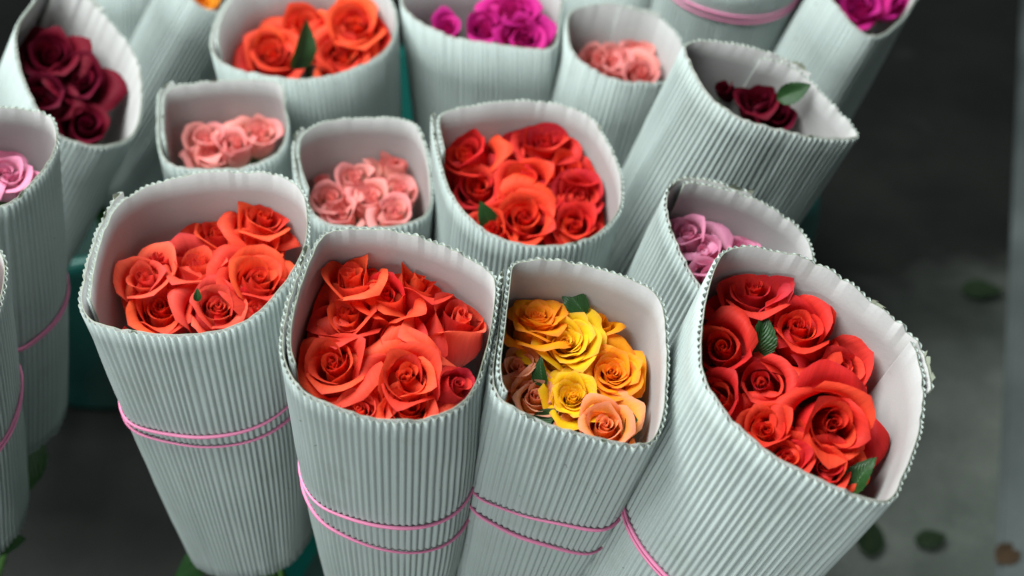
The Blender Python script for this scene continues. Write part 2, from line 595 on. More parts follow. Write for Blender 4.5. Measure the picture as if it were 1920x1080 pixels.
        mi = np.zeros(len(Fs), dtype=np.int32)
        mi[len(Fo) + len(Fi):] = 1
        me.polygons.foreach_set('material_index', mi)
        return me
    me = shell('fluted_sheet', vo, vi, M_FLUTE)
    add('fluted_sheet', me, root)
    # liner: flat sheet, a bit taller here and there where it is torn
    lo = sheet(lambda t: TL * np.ones(nu), -.0003)
    li = sheet(lambda t: np.zeros(nu), -.0003)
    add('liner', shell('liner', lo, li, M_LINER), root)
    if lod:
        for q in range(7):
            uu = (1 + ov - rs.uniform(0, .05)) if q < 4 else rs.uniform(0, 1)
            hgt = rs.uniform(.0015, .0045) * (1 if q < 4 else .5)
            wd = rs.uniform(.002, .005) / P
            V_, b0 = [], 0
            for k_, (du, h_) in enumerate(((-wd, -.003), (wd, -.003), (-wd * .7, hgt * .5), (wd * .5, hgt * .6), (wd * rs.uniform(-1.2, 1.2), hgt))):
                V_.append(surf(np.array([min(1 + ov, max(0, uu + du))]), np.array([-h_ / W.L]), np.array([TL + .0002 + max(0, h_) * rs.uniform(-.3, .6)]))[0])
            add('torn_edge', new_mesh('torn_edge', to_world(np.array(V_)) - rw, [(0, 1, 3, 2), (2, 3, 4)], M_EDGE), root)
    tag(root, label, 'wrapper', 'corrugated wrappers round the rose bunches')
    WR[key] = W
    # rubber bands
    for (t0, amp, phd, delta, blabel) in bands:
        nn_ = 260
        th = np.linspace(0, 4 * math.pi, nn_, endpoint=False)
        us = ov + (th / (2 * math.pi)) % 1.0
        tt = t0 + amp * np.cos(th - math.radians(phd)) + .5 * delta * np.sin(th / 2 + .15) + .004 * np.sin(3 * th + ph[5])
        off = TL + TM + AMP * .90 + .0008 + (LAYER - np.clip((us - ov) / (1 - ov), 0, 1) * LAYER) * np.exp(-((us - ov) / .02))
        path = to_world(surf(us, tt, off)) - rw
        for _ in range(2):
            path = .5 * path + .25 * (np.roll(path, 1, 0) + np.roll(path, -1, 0))
        V, Fc = tube(path, .00118 + .00025 * np.sin(th * 2.5 + ph[3]), 8, closed=True)
        bo = add('rubber_band', new_mesh('rubber_band', V, Fc, M_BAND))
        bo.location = rw
        tag(bo, blabel, 'rubber band', 'pink rubber bands round the wrappers')
    return W

wrapper('W1', [(155,560),(170,480),(205,395),(265,345),(350,325),(440,318),(520,325),(572,362),(581,430),(565,485),(530,540),(480,590),(420,618),(340,630),(270,625),(200,612),(165,595)],
        .84, (476,988), 1.06, .057, .25, 205, .20, 1, 'corrugated wrapper of coral roses, leftmost of the four in front',
        [(.365, .012, 90, .045, 'doubled pink rubber band round the leftmost front wrapper')])
wrapper('W2', [(530,640),(545,560),(575,480),(605,432),(660,422),(740,428),(830,455),(900,490),(933,525),(930,590),(915,660),(890,730),(850,770),(780,790),(700,785),(630,765),(570,735),(540,690)],
        .75, (738,1075), .99, .055, .35, 205, .20, 1, 'corrugated wrapper of red-orange roses left of the yellow roses',
        [(.465, .012, 60, .13, 'pink rubber band wound twice below the red-orange roses beside the yellow ones')])
wrapper('W3', [(925,700),(935,620),(945,540),(955,492),(1000,480),(1080,485),(1150,505),(1215,535),(1246,570),(1255,640),(1252,720),(1243,790),(1222,830),(1180,835),(1110,820),(1040,800),(980,770),(940,745)],
        .76, (950,1085), 1.0, .050, .35, 212, .22, 1, 'corrugated wrapper holding the yellow and orange roses',
        [(.425, .02, 60, .13, 'pink rubber band wound twice round the wrapper of yellow roses')])
wrapper('W4', [(1312,690),(1312,620),(1325,540),(1350,480),(1390,462),(1470,475),(1550,505),(1630,560),(1690,610),(1730,660),(1742,740),(1730,820),(1704,890),(1672,945),(1600,935),(1530,905),(1450,860),(1380,800),(1335,745)],
        .73, (1165,1215), .95, .062, .35, 14, .07, 1, 'wide-mouthed corrugated wrapper of scarlet roses, rightmost in front',
        [(.44, .02, 60, .012, 'pink rubber band low on the rightmost front wrapper')])
wrapper('W5', [(815,230),(832,205),(900,192),(980,185),(1050,193),(1110,220),(1140,260),(1165,320),(1168,380),(1140,425),(1090,455),(1010,462),(940,450),(890,420),(850,370),(828,310)],
        .97, (925,850), 1.2, .065, .3, 170, .08, 1, 'corrugated wrapper of red roses behind the yellow roses',
        [(.30, .02, 60, .04, 'pink rubber band round the red roses behind the yellow ones')])
wrapper('W6', [(553,290),(562,250),(610,222),(690,215),(770,225),(800,270),(810,340),(808,390),(780,415),(720,427),(650,425),(600,410),(568,360)],
        1.0, (685,800), 1.22, .05, .3, 200, .18, 1, 'small corrugated wrapper of pale coral roses left of the middle red roses')
wrapper('W7', [(298,210),(310,165),(370,150),(450,145),(525,155),(538,200),(540,250),(520,290),(470,312),(400,318),(330,312),(302,280)],
        1.05, (490,700), 1.27, .05, .3, 200, .2, 1, 'small corrugated wrapper of three coral pink roses behind the leftmost front wrapper')
wrapper('W8', [(398,90),(405,40),(430,0),(480,-40),(600,-60),(700,-30),(740,10),(742,60),(715,105),(650,135),(560,150),(470,135),(420,118)],
        1.13, (640,520), 1.38, .07, .3, 190, .12, 0, 'corrugated wrapper of orange-red roses with a big leaf, at the back')
wrapper('W9', [(752,0),(775,35),(850,70),(950,88),(1036,93),(1052,40),(1055,-20),(1000,-60),(850,-70),(770,-40)][::-1],
        1.15, (925,500), 1.40, .065, .3, 100, .12, 0, 'corrugated wrapper of magenta roses at the top centre')
wrapper('W10', [(1063,50),(1075,20),(1130,8),(1190,15),(1240,30),(1280,75),(1283,120),(1260,150),(1210,158),(1150,150),(1100,125),(1070,95)],
        1.13, (1030,600), 1.38, .05, .3, 100, .12, 0, 'small corrugated wrapper of salmon roses right of the magenta ones',
        [(.50, .02, 60, .03, 'pink rubber band round the small salmon rose wrapper')])
wrapper('W11', [(1285,85),(1330,75),(1420,95),(1490,122),(1550,175),(1612,255),(1560,264),(1480,252),(1400,230),(1335,185),(1298,130)],
        1.0, (1170,640), 1.24, .06, .35, 100, .12, 1, 'tilted corrugated wrapper with two dark red roses and a leaf on the right')
wrapper('W12', [(1250,385),(1263,345),(1300,335),(1380,355),(1450,385),(1510,430),(1530,480),(1530,540),(1490,610),(1400,630),(1310,535),(1268,460)],
        .88, (1165,880), 1.12, .055, .35, 130, .15, 1, 'corrugated wrapper of light pink roses tucked behind the rightmost front wrapper',
        )
wrapper('W13', [(30,60),(60,10),(100,-30),(160,-10),(220,50),(260,110),(270,190),(255,250),(210,275),(150,270),(90,240),(55,180),(35,120)],
        1.1, (-40,580), 1.34, .06, .35, 110, .12, 0, 'corrugated wrapper of dark red roses in the upper left corner')
wrapper('W14', [(0,200),(60,206),(100,225),(108,270),(80,320),(40,362),(8,385),(-60,380),(-130,330),(-150,260),(-120,210),(-60,196)],
        .88, (14,775), 1.08, .052, .25, 265, .12, 1, 'corrugated wrapper of pink roses cut by the left edge of the picture',
        [(.52, .03, 60, .02, 'pink rubber band round the pink rose wrapper at the left edge')])
wrapper('W15', [(-370,520),(-300,430),(-180,395),(-60,410),(5,470),(12,530),(-20,620),(-90,680),(-200,690),(-310,650)],
        .78, (-95,950), 1.0, .065, .25, 200, .15, 1, 'corrugated wrapper in the lower left corner, mostly out of the picture',
        [(.45, .02, 60, .02, 'pink rubber band round the wrapper in the lower left corner')])
wrapper('W16', [(330,-60),(350,-110),(420,-150),(510,-140),(550,-80),(520,-10),(455,30),(405,25),(360,2)],
        1.32, (215,330), 1.55, .06, .3, 100, .12, 0, 'pale corrugated wrapper with an orange petal showing behind the top left wrappers')
wrapper('W17', [(120,-110),(160,-170),(240,-190),(320,-160),(340,-100),(300,-40),(230,-20),(160,-40)],
        1.45, (240,280), 1.66, .06, .3, 100, .12, 0, 'corrugated wrapper body half hidden behind the upper left dark red roses')
wrapper('W18', [(1250,-90),(1290,-150),(1380,-170),(1480,-150),(1520,-90),(1490,-30),(1400,-10),(1300,-30)],
        1.22, (1255,380), 1.48, .065, .3, 100, .12, 0, 'corrugated wrapper body at the top edge behind the right dark red roses',
        [(.08, .01, 60, .02, 'pink rubber band at the top edge above the tilted dark red wrapper')])
wrapper('W19', [(1545,-30),(1570,-90),(1640,-110),(1710,-90),(1735,-40),(1715,10),(1680,50),(1640,70),(1600,52),(1565,10)],
        1.16, (1370,430), 1.42, .055, .3, 100, .12, 0, 'corrugated wrapper of magenta roses in the top right')
wrapper('W20', [(1040,-70),(1080,-120),(1160,-130),(1230,-110),(1260,-60),(1220,-15),(1150,-5),(1080,-20)],
        1.40, (1120,320), 1.62, .06, .3, 100, .12, 0, 'corrugated wrapper body glimpsed behind the salmon roses at the top edge')

# ------------------------------------------------------------------ roses
def petal_mesh(name, rb, Rm, H, Wd, A0, s0, tip, pw, pt, rd, wave, roll, spiral, rs, nu=11, nv=13):
    """one petal in the rose's own frame, pointing along +x. A0 = slope of the upper half (90 upright, >90 closing in),
    tip = slope at the tip (0 flat out, <0 curled back), s0 = where in the upper half the curl begins"""
    us = np.linspace(-1, 1, nu)
    vs_ = np.concatenate([np.linspace(0, .5, 4, endpoint=False), np.linspace(.5, .8, 4, endpoint=False), np.linspace(.8, 1, nv - 8)])
    ph = rs.uniform(0, 6.28, 5)
    prof = []
    vm = .50
    K = 90
    for v in np.linspace(0, 1.3, K):
        if v <= vm:
            s = v / vm
            prof.append((rb + (Rm - rb) * math.sin(s * math.pi / 2) ** .75, H * .5 * s ** 1.1))
        else:
            s = (v - vm) / (1 - vm)
            q = min(1.15, max(0, (s - s0) / (1 - s0)))
            al = math.radians(A0 + (tip - A0) * q ** pw)
            ds = H * .5 / (1 - vm) * (1.3 / (K - 1))
            prof.append((prof[-1][0] + math.cos(al) * ds, prof[-1][1] + math.sin(al) * ds))
    prof = np.array(prof)
    pv = np.linspace(0, 1.3, K)
    V, UV = [], []
    for v in vs_:
        for u in us:
            ve = v * (1 - rd * abs(u) ** 3.2) * (1 + pt * math.exp(-(u / .22) ** 2))
            ve += wave * (.7 * math.sin(2.6 * u + ph[0]) + .35 * math.sin(6.5 * u + ph[3])) * v ** 2
            r = np.interp(ve, pv, prof[:, 0])
            z = np.interp(ve, pv, prof[:, 1])
            shape = (min(1, .30 + 1.15 * v)) * (1 - .28 * max(0, v - .72) / .28)
            an = u * min(2.9, Wd * shape / max(r, .04))
            e = max(0, abs(u) - .5)
            r = r + spiral * u * (.3 + .7 * v) + roll * e * e * v * v * 4 + wave * math.sin(3.3 * u + ph[1]) * v ** 2
            z = z - roll * e * e * v * v * 2 + wave * math.cos(4.2 * u + ph[2]) * v ** 3 * .6
            r = max(r, .005)
            V.append((r * math.cos(an), r * math.sin(an), z))
            UV.append((.5 + .5 * u, v))
    return new_mesh(name, V, grid_faces(nv, nu), None, UV)

PROTO = {}
def rose_proto(kind, seed):
    key = (kind, seed)
    if key in PROTO:
        return PROTO[key]
    rs = np.random.default_rng(seed * 31 + len(kind) + 5)
    # (core, middle, outer, peeled) petal counts
    nc, nm_, no, npl = {'bud': (5, 4, 3, 0), 'half': (6, 4, 3, 1), 'open': (6, 6, 4, 3), 'full': (8, 14, 8, 4)}[kind]
    out = []
    k = 0
    g = lambda s_: rs.normal(0, s_)
    def emit(Rm, rb, H, Wd, A0, s0, tip, pw, pt, rd, wave, roll, spiral, tx=0., ty=0.):
        nonlocal k
        me = petal_mesh('petal', rb, Rm, H, Wd, A0, s0, tip, pw, pt, rd, wave, roll, spiral, rs)
        out.append((me, math.radians(137.5 * k) + g(.12), g(.03) + tx, g(.03) + ty))
        k += 1
    big = kind == 'full'
    for i in range(nc):
        f = i / nc
        emit(.030 + .085 * f, .01, .90 + .03 * f + g(.015), .16 + .10 * f, 96 if big else 97 - 4 * f, .6, 80 if big else 84, 1.5, .0, .10, .008, .0, .018 + .008 * f)
    for i in range(nm_):
        f = i / nm_
        tip = (64 - 30 * f if big else 76 - 26 * f) + g(7)
        emit(.125 + (.16 if not big else .19) * f, .03 + .03 * f, .91 + .03 * f + g(.015), .27 + .16 * f, 99 - 3 * f, .50, tip, 1.3, .01 + .02 * rs.random(), .13, .012 + (.010 if big else 0), .02, .028)
    for i in range(no):
        f = i / max(1, no - 1)
        if kind == 'bud':
            emit(.28 + .06 * f, .07, .92 + .03 * f, .46, 101, .55, 70 - 20 * f + g(6), 1.5, .03, .14, .012, .03, .035)
        else:
            emit(.32 + .06 * f, .07, .99 + g(.02), .50 + .05 * f, 103 - 5 * f, .52 - .1 * f, (30 if not big else 24) - 30 * f + g(14), 1.3, .04 + .03 * rs.random(), .15, .018 + .010 * rs.random(), .07, .045)
    for i in range(npl):
        f = i / max(1, npl)
        lean = .04 + .14 * rs.random()
        emit(.385 + .03 * f, .08, .95 + .06 * rs.random(), .50, 93, .22, -20 + g(28), 1.2, .07 * rs.random(), .17, .026 + .018 * rs.random(), .10, .05, 0, lean)
    PROTO[key] = out
    return out

def calyx_mesh():
    V, Fc = [], []
    prof = [(.0, -.10), (.055, -.09), (.085, -.04), (.075, .0), (.10, .03)]
    n = 10
    for r, z in prof:
        for j in range(n):
            V.append((r * math.cos(2 * math.pi * j / n), r * math.sin(2 * math.pi * j / n), z))
    for i in range(len(prof) - 1):
        for j in range(n):
            Fc.append((i * n + j, i * n + (j + 1) % n, (i + 1) * n + (j + 1) % n, (i + 1) * n + j))
    for s in range(5):
        a = 2 * math.pi * s / 5
        b = len(V)
        for q in range(6):
            t = q / 5
            rr = .09 + .30 * t
            z = .01 + .10 * math.sin(t * 2.4) - .08 * t
            wd = .075 * (1 - t) ** .7 + .004
            for sg in (-1, 0, 1):
                V.append((rr * math.cos(a) - sg * wd * math.sin(a), rr * math.sin(a) + sg * wd * math.cos(a), z + (.015 if sg == 0 else .03)))
        for q in range(5):
            for c in range(2):
                i = b + q * 3 + c
                Fc.append((i, i + 1, i + 4, i + 3))
    return new_mesh('calyx', V, Fc, M_STEM)
CALYX = calyx_mesh()

def leaf_mesh(seed, mat, fold=.35, curl=.5):
    """unit-length serrated leaf along +x, face up +z"""
    rs = np.random.default_rng(seed)
    nx, ny = 15, 7
    V, UV = [], []
    for i in range(nx):
        t = i / (nx - 1)
        wd = .31 * math.sin(math.pi * t ** .85) ** .8 * (1 - .15 * t) + .004
        if 0 < i < nx - 1 and i % 2 == 0:
            wd *= 1.07
        for j in range(ny):
            s = j / (ny - 1) * 2 - 1
            y = s * wd
            z = fold * abs(y) - curl * .35 * t * t + .02 * math.sin(9 * t + 4 * s) * abs(s)
            V.append((t - .02 * abs(s), y, z))
            UV.append((.5 + .5 * s, t))
    return new_mesh('leaf', V, grid_faces(nx, ny), mat, UV)
LEAVES = [leaf_mesh(1, M_LEAF), leaf_mesh(2, M_LEAF, .6, .9), leaf_mesh(3, M_LEAF, .15, -.2), leaf_mesh(4, M_LEAF, .45, 1.4)]

def frame(z, spin, x=None):
    z = nrm(z)
    a = np.array([1.0, 0, 0]) if x is None else np.asarray(x, float)
    if abs(np.dot(a, z)) > .97:
        a = np.array([0, 1.0, 0])
    x_ = nrm(a - z * np.dot(a, z))
    y_ = np.cross(z, x_)
    c, s = math.cos(spin), math.sin(spin)
    xx = x_ * c + y_ * s
    return np.stack([xx, np.cross(z, xx), z], 1)

def proto_points(kind, proto):
    P_ = []
    for me, phi, tx, ty in proto:
        c = np.empty(len(me.vertices) * 3)
        me.vertices.foreach_get('co', c)
        E = np.array(Matrix.Rotation(phi, 3, 'Z') @ Matrix.Rotation(ty, 3, 'Y') @ Matrix.Rotation(tx, 3, 'X'))
        P_.append(c.reshape(-1, 3)[::2] @ E.T)
    return np.concatenate(P_)

def wall_test(W, q):
    """how far points (camera space) stick out through the wrapper wall, and the inward direction"""
    if not hasattr(W, 'polar'):
        B = frame(W.axis, 0)
        def pol(loop, c):
            r = (loop - c) @ B[:, :2]
            a = np.arctan2(r[:, 1], r[:, 0]); o = np.argsort(a)
            a, l = a[o], np.linalg.norm(r, axis=1)[o]
            return np.concatenate([a - 2 * math.pi, a, a + 2 * math.pi]), np.tile(l, 3)
        rr_ = (W.rim - W.c0) @ B[:, :2]
        oo_ = np.argsort(np.arctan2(rr_[:, 1], rr_[:, 0]))
        W.rim_t = np.tile((((W.c0 - W.rim) @ W.axis) / W.L)[oo_], 3)
        W.polar = (B, pol(W.rim, W.c0), pol(W.bot, W.c1))
    B, pr, pb = W.polar
    # the rim may be cut askew: height of the rim above c0 at each angle is ignored
    t = ((W.c0 - q) @ W.axis) / W.L
    c = W.c0 * (1 - t[:, None]) + W.c1 * t[:, None]
    r2 = (q - c) @ B[:, :2]
    a = np.arctan2(r2[:, 1], r2[:, 0]); l = np.linalg.norm(r2, axis=1)
    R_ = np.interp(a, *pr) * (1 - t) + np.interp(a, *pb) * t
    v = l - (R_ - .0052)
    v[t < np.interp(a, pr[0], W.rim_t) - .08] = 0
    return v, -(r2 @ B[:, :2].T) / (l[:, None] + 1e-9)

ROSES = []
def rose(wk, px, py, dia, fx, fy, kind, colr, label, sink=.045, leaves=2, low=False):
    W = WR[wk]
    idx = len(ROSES)
    rs = np.random.default_rng(idx * 7 + 3)
    sink = sink + float(np.clip(rs.normal(0, .005), -.009, .009))
    p0 = W.c0 - W.axis * sink
    pc = on_plane(px, py, p0, W.n)
    D = dia * (-pc[2]) / F * 1.04
    if kind == 'full':
        D *= .93
    if colr == 'salmon':
        D *= .93
    fy = min(.80, fy + .11)
    fz = math.sqrt(max(.05, 1 - fx * fx - fy * fy))
    # tilt is given relative to the line of sight
    vz = nrm(-pc)
    vx = nrm(np.cross(np.array([0, 1.0, 0]), vz))
    vy = np.cross(vz, vx)
    fc = vx * fx + vy * fy + vz * fz
    fw = nrm(R3 @ fc)
    Rm = frame(fw, rs.uniform(0, 6.28))
    proto = rose_proto(kind, int(rs.integers(0, 6)))
    # keep the head inside the cardboard: every petal vertex is tested against the wall
    pvs = proto_points(kind, proto)
    Rc = R3.T @ Rm
    for it in range(4):
        hc = pc - (R3.T @ fw) * D * .62
        viol, inw = wall_test(W, pvs @ (Rc * D).T + hc)
        k_ = int(viol.argmax())
        if viol[k_] < .002:
            break
        pc = pc + inw[k_] * min(.0018, viol[k_] * .4)
    base = to_world(pc) - fw * D * .62
    M4 = Matrix.Identity(4)
    for i in range(3):
        for j in range(3):
            M4[i][j] = Rm[i, j] * D
        M4[i][3] = base[i]
    root = bpy.data.objects.new('rose', None)
    col.objects.link(root)
    root.empty_display_size = .01
    root.matrix_world = M4
    if colr in ('coral', 'red') and rs.random() < .38:
        colr += '_b'
    mat = PM[colr]
    T3 = np.array(M4)
    for me, phi, tx, ty in proto:
        E = np.array(Matrix.Rotation(phi, 3, 'Z') @ Matrix.Rotation(ty, 3, 'Y') @ Matrix.Rotation(tx, 3, 'X'))
        c = np.empty(len(me.vertices) * 3)
        me.vertices.foreach_get('co', c)
        wp = (c.reshape(-1, 3) @ E.T) @ T3[:3, :3].T + T3[:3, 3]
        cp = (wp - CM[:3, 3]) @ R3
        viol, inw = wall_test(W, cp)
        if viol.max() > 0:
            # a petal that presses against the wall bends along it
            cp = cp + inw * np.maximum(viol, 0)[:, None]
            lp = ((cp @ R3.T + CM[:3, 3]) - T3[:3, 3]) @ np.linalg.inv(T3[:3, :3]).T @ E
            me = me.copy()
            me.vertices.foreach_set('co', lp.astype(np.float32).ravel())
            me.update()
        o = bpy.data.objects.new('petal', me)
        col.objects.link(o)
        o.parent = root
        if not me.materials:
            me.materials.append(None)
        o.material_slots[0].link = 'OBJECT'
        o.material_slots[0].material = mat
        o.rotation_euler = (tx, ty, phi)
    add('calyx', CALYX, root)
    # stem: from the head through the wrapper mouth at the bottom into the tub
    inv = M4.inverted()
    c1w = to_world(W.c1)
    aw = nrm(R3 @ W.axis)
    jit = frame(aw, 0)[:, :2] @ (rs.uniform(-1, 1, 2) * W.rb * .55)
    p_a = base - fw * D * .08
    p_b = base - fw * .03 - aw * .03
    p_c = c1w + jit + aw * .03
    bk = BK['far'] if wk == 'W13' else BK['left'] if wk in ('W14', 'W15') else (BK['back'] if wk in ('W8', 'W9', 'W10', 'W16', 'W17', 'W18', 'W19', 'W20') else BK['front'])
    e = (c1w - aw * .25 + jit * .6)[:2] - np.array(bk[:2])
    lim = bk[2] * .70
    ln = np.linalg.norm(e)
    if ln > lim:
        e = e / ln * lim
    p_e = np.array([bk[0] + e[0], bk[1] + e[1], .035 + .03 * rs.random()])
    p_d = c1w + jit * .9 - aw * .06
    ctrl = np.array([p_a, p_b, .5 * (p_b + p_c), p_c, p_d, .5 * (p_d + p_e), p_e])
    tt = np.linspace(0, len(ctrl) - 1, 22)
    path = np.stack([np.interp(tt, np.arange(len(ctrl)), ctrl[:, k]) for k in range(3)], 1)
    for _ in range(2):
        path[1:-1] = .5 * path[1:-1] + .25 * (path[2:] + path[:-2])
    V, Fc = tube(path, np.linspace(.0024, .0034, len(path)), 7)
    V = [inv @ Vector(v) for v in V]
    st = new_mesh('stem', V, Fc, M_STEM)
    add('stem', st, root)
    for q in range(leaves):
        at_ = path[3 + q]
        az = rs.uniform(0, 6.28)
        dv = nrm(frame(fw, 0) @ np.array([math.cos(az), math.sin(az), .35]))
        put_leaf(root, inv, at_, dv, fw, rs.uniform(.03, .042), int(rs.integers(0, 4)))
    if low:
        for q in range(3):
            az = rs.uniform(0, 6.28)
            dv = nrm(frame(-aw, 0) @ np.array([math.cos(az), math.sin(az), .5]))
            put_leaf(root, inv, c1w + jit - aw * .02, dv, aw, rs.uniform(.05, .07), int(rs.integers(0, 4)))
    tag(root, label, 'rose', 'cut roses standing in the wrappers')
    ROSES.append((root, M4, W, p0))
    return root

def put_leaf(root, inv, pos, xdir, up, size, k):
    x = nrm(xdir)
    z = nrm(np.asarray(up) - x * np.dot(up, x))
    y = np.cross(z, x)
    m = Matrix.Identity(4)
    for i in range(3):
        m[i][0], m[i][1], m[i][2], m[i][3] = x[i] * size, y[i] * size, z[i] * size, pos[i]
    return add('leaf', LEAVES[k], root, inv @ m)

def seen_leaf(px, py, ang, size_px, k=0, dz=.0, tilt=.3, roll=0.):
    """a leaf of the last rose; px,py its base, ang its direction in the picture"""
    root, M4, W, p0 = ROSES[-1]
    pc = on_plane(px, py, p0 + W.axis * dz, W.n)
    vz = nrm(-pc); vx = nrm(np.cross(np.array([0, 1.0, 0]), vz)); vy = np.cross(vz, vx)
    a = math.radians(ang)
    x = vx * math.cos(a) + vy * math.sin(a) + vz * tilt
    side = np.cross(vz, x)
    up = vz + nrm(side) * roll
    put_leaf(root, M4.inverted(), to_world(pc), R3 @ x, R3 @ up, size_px * -pc[2] / F, k)

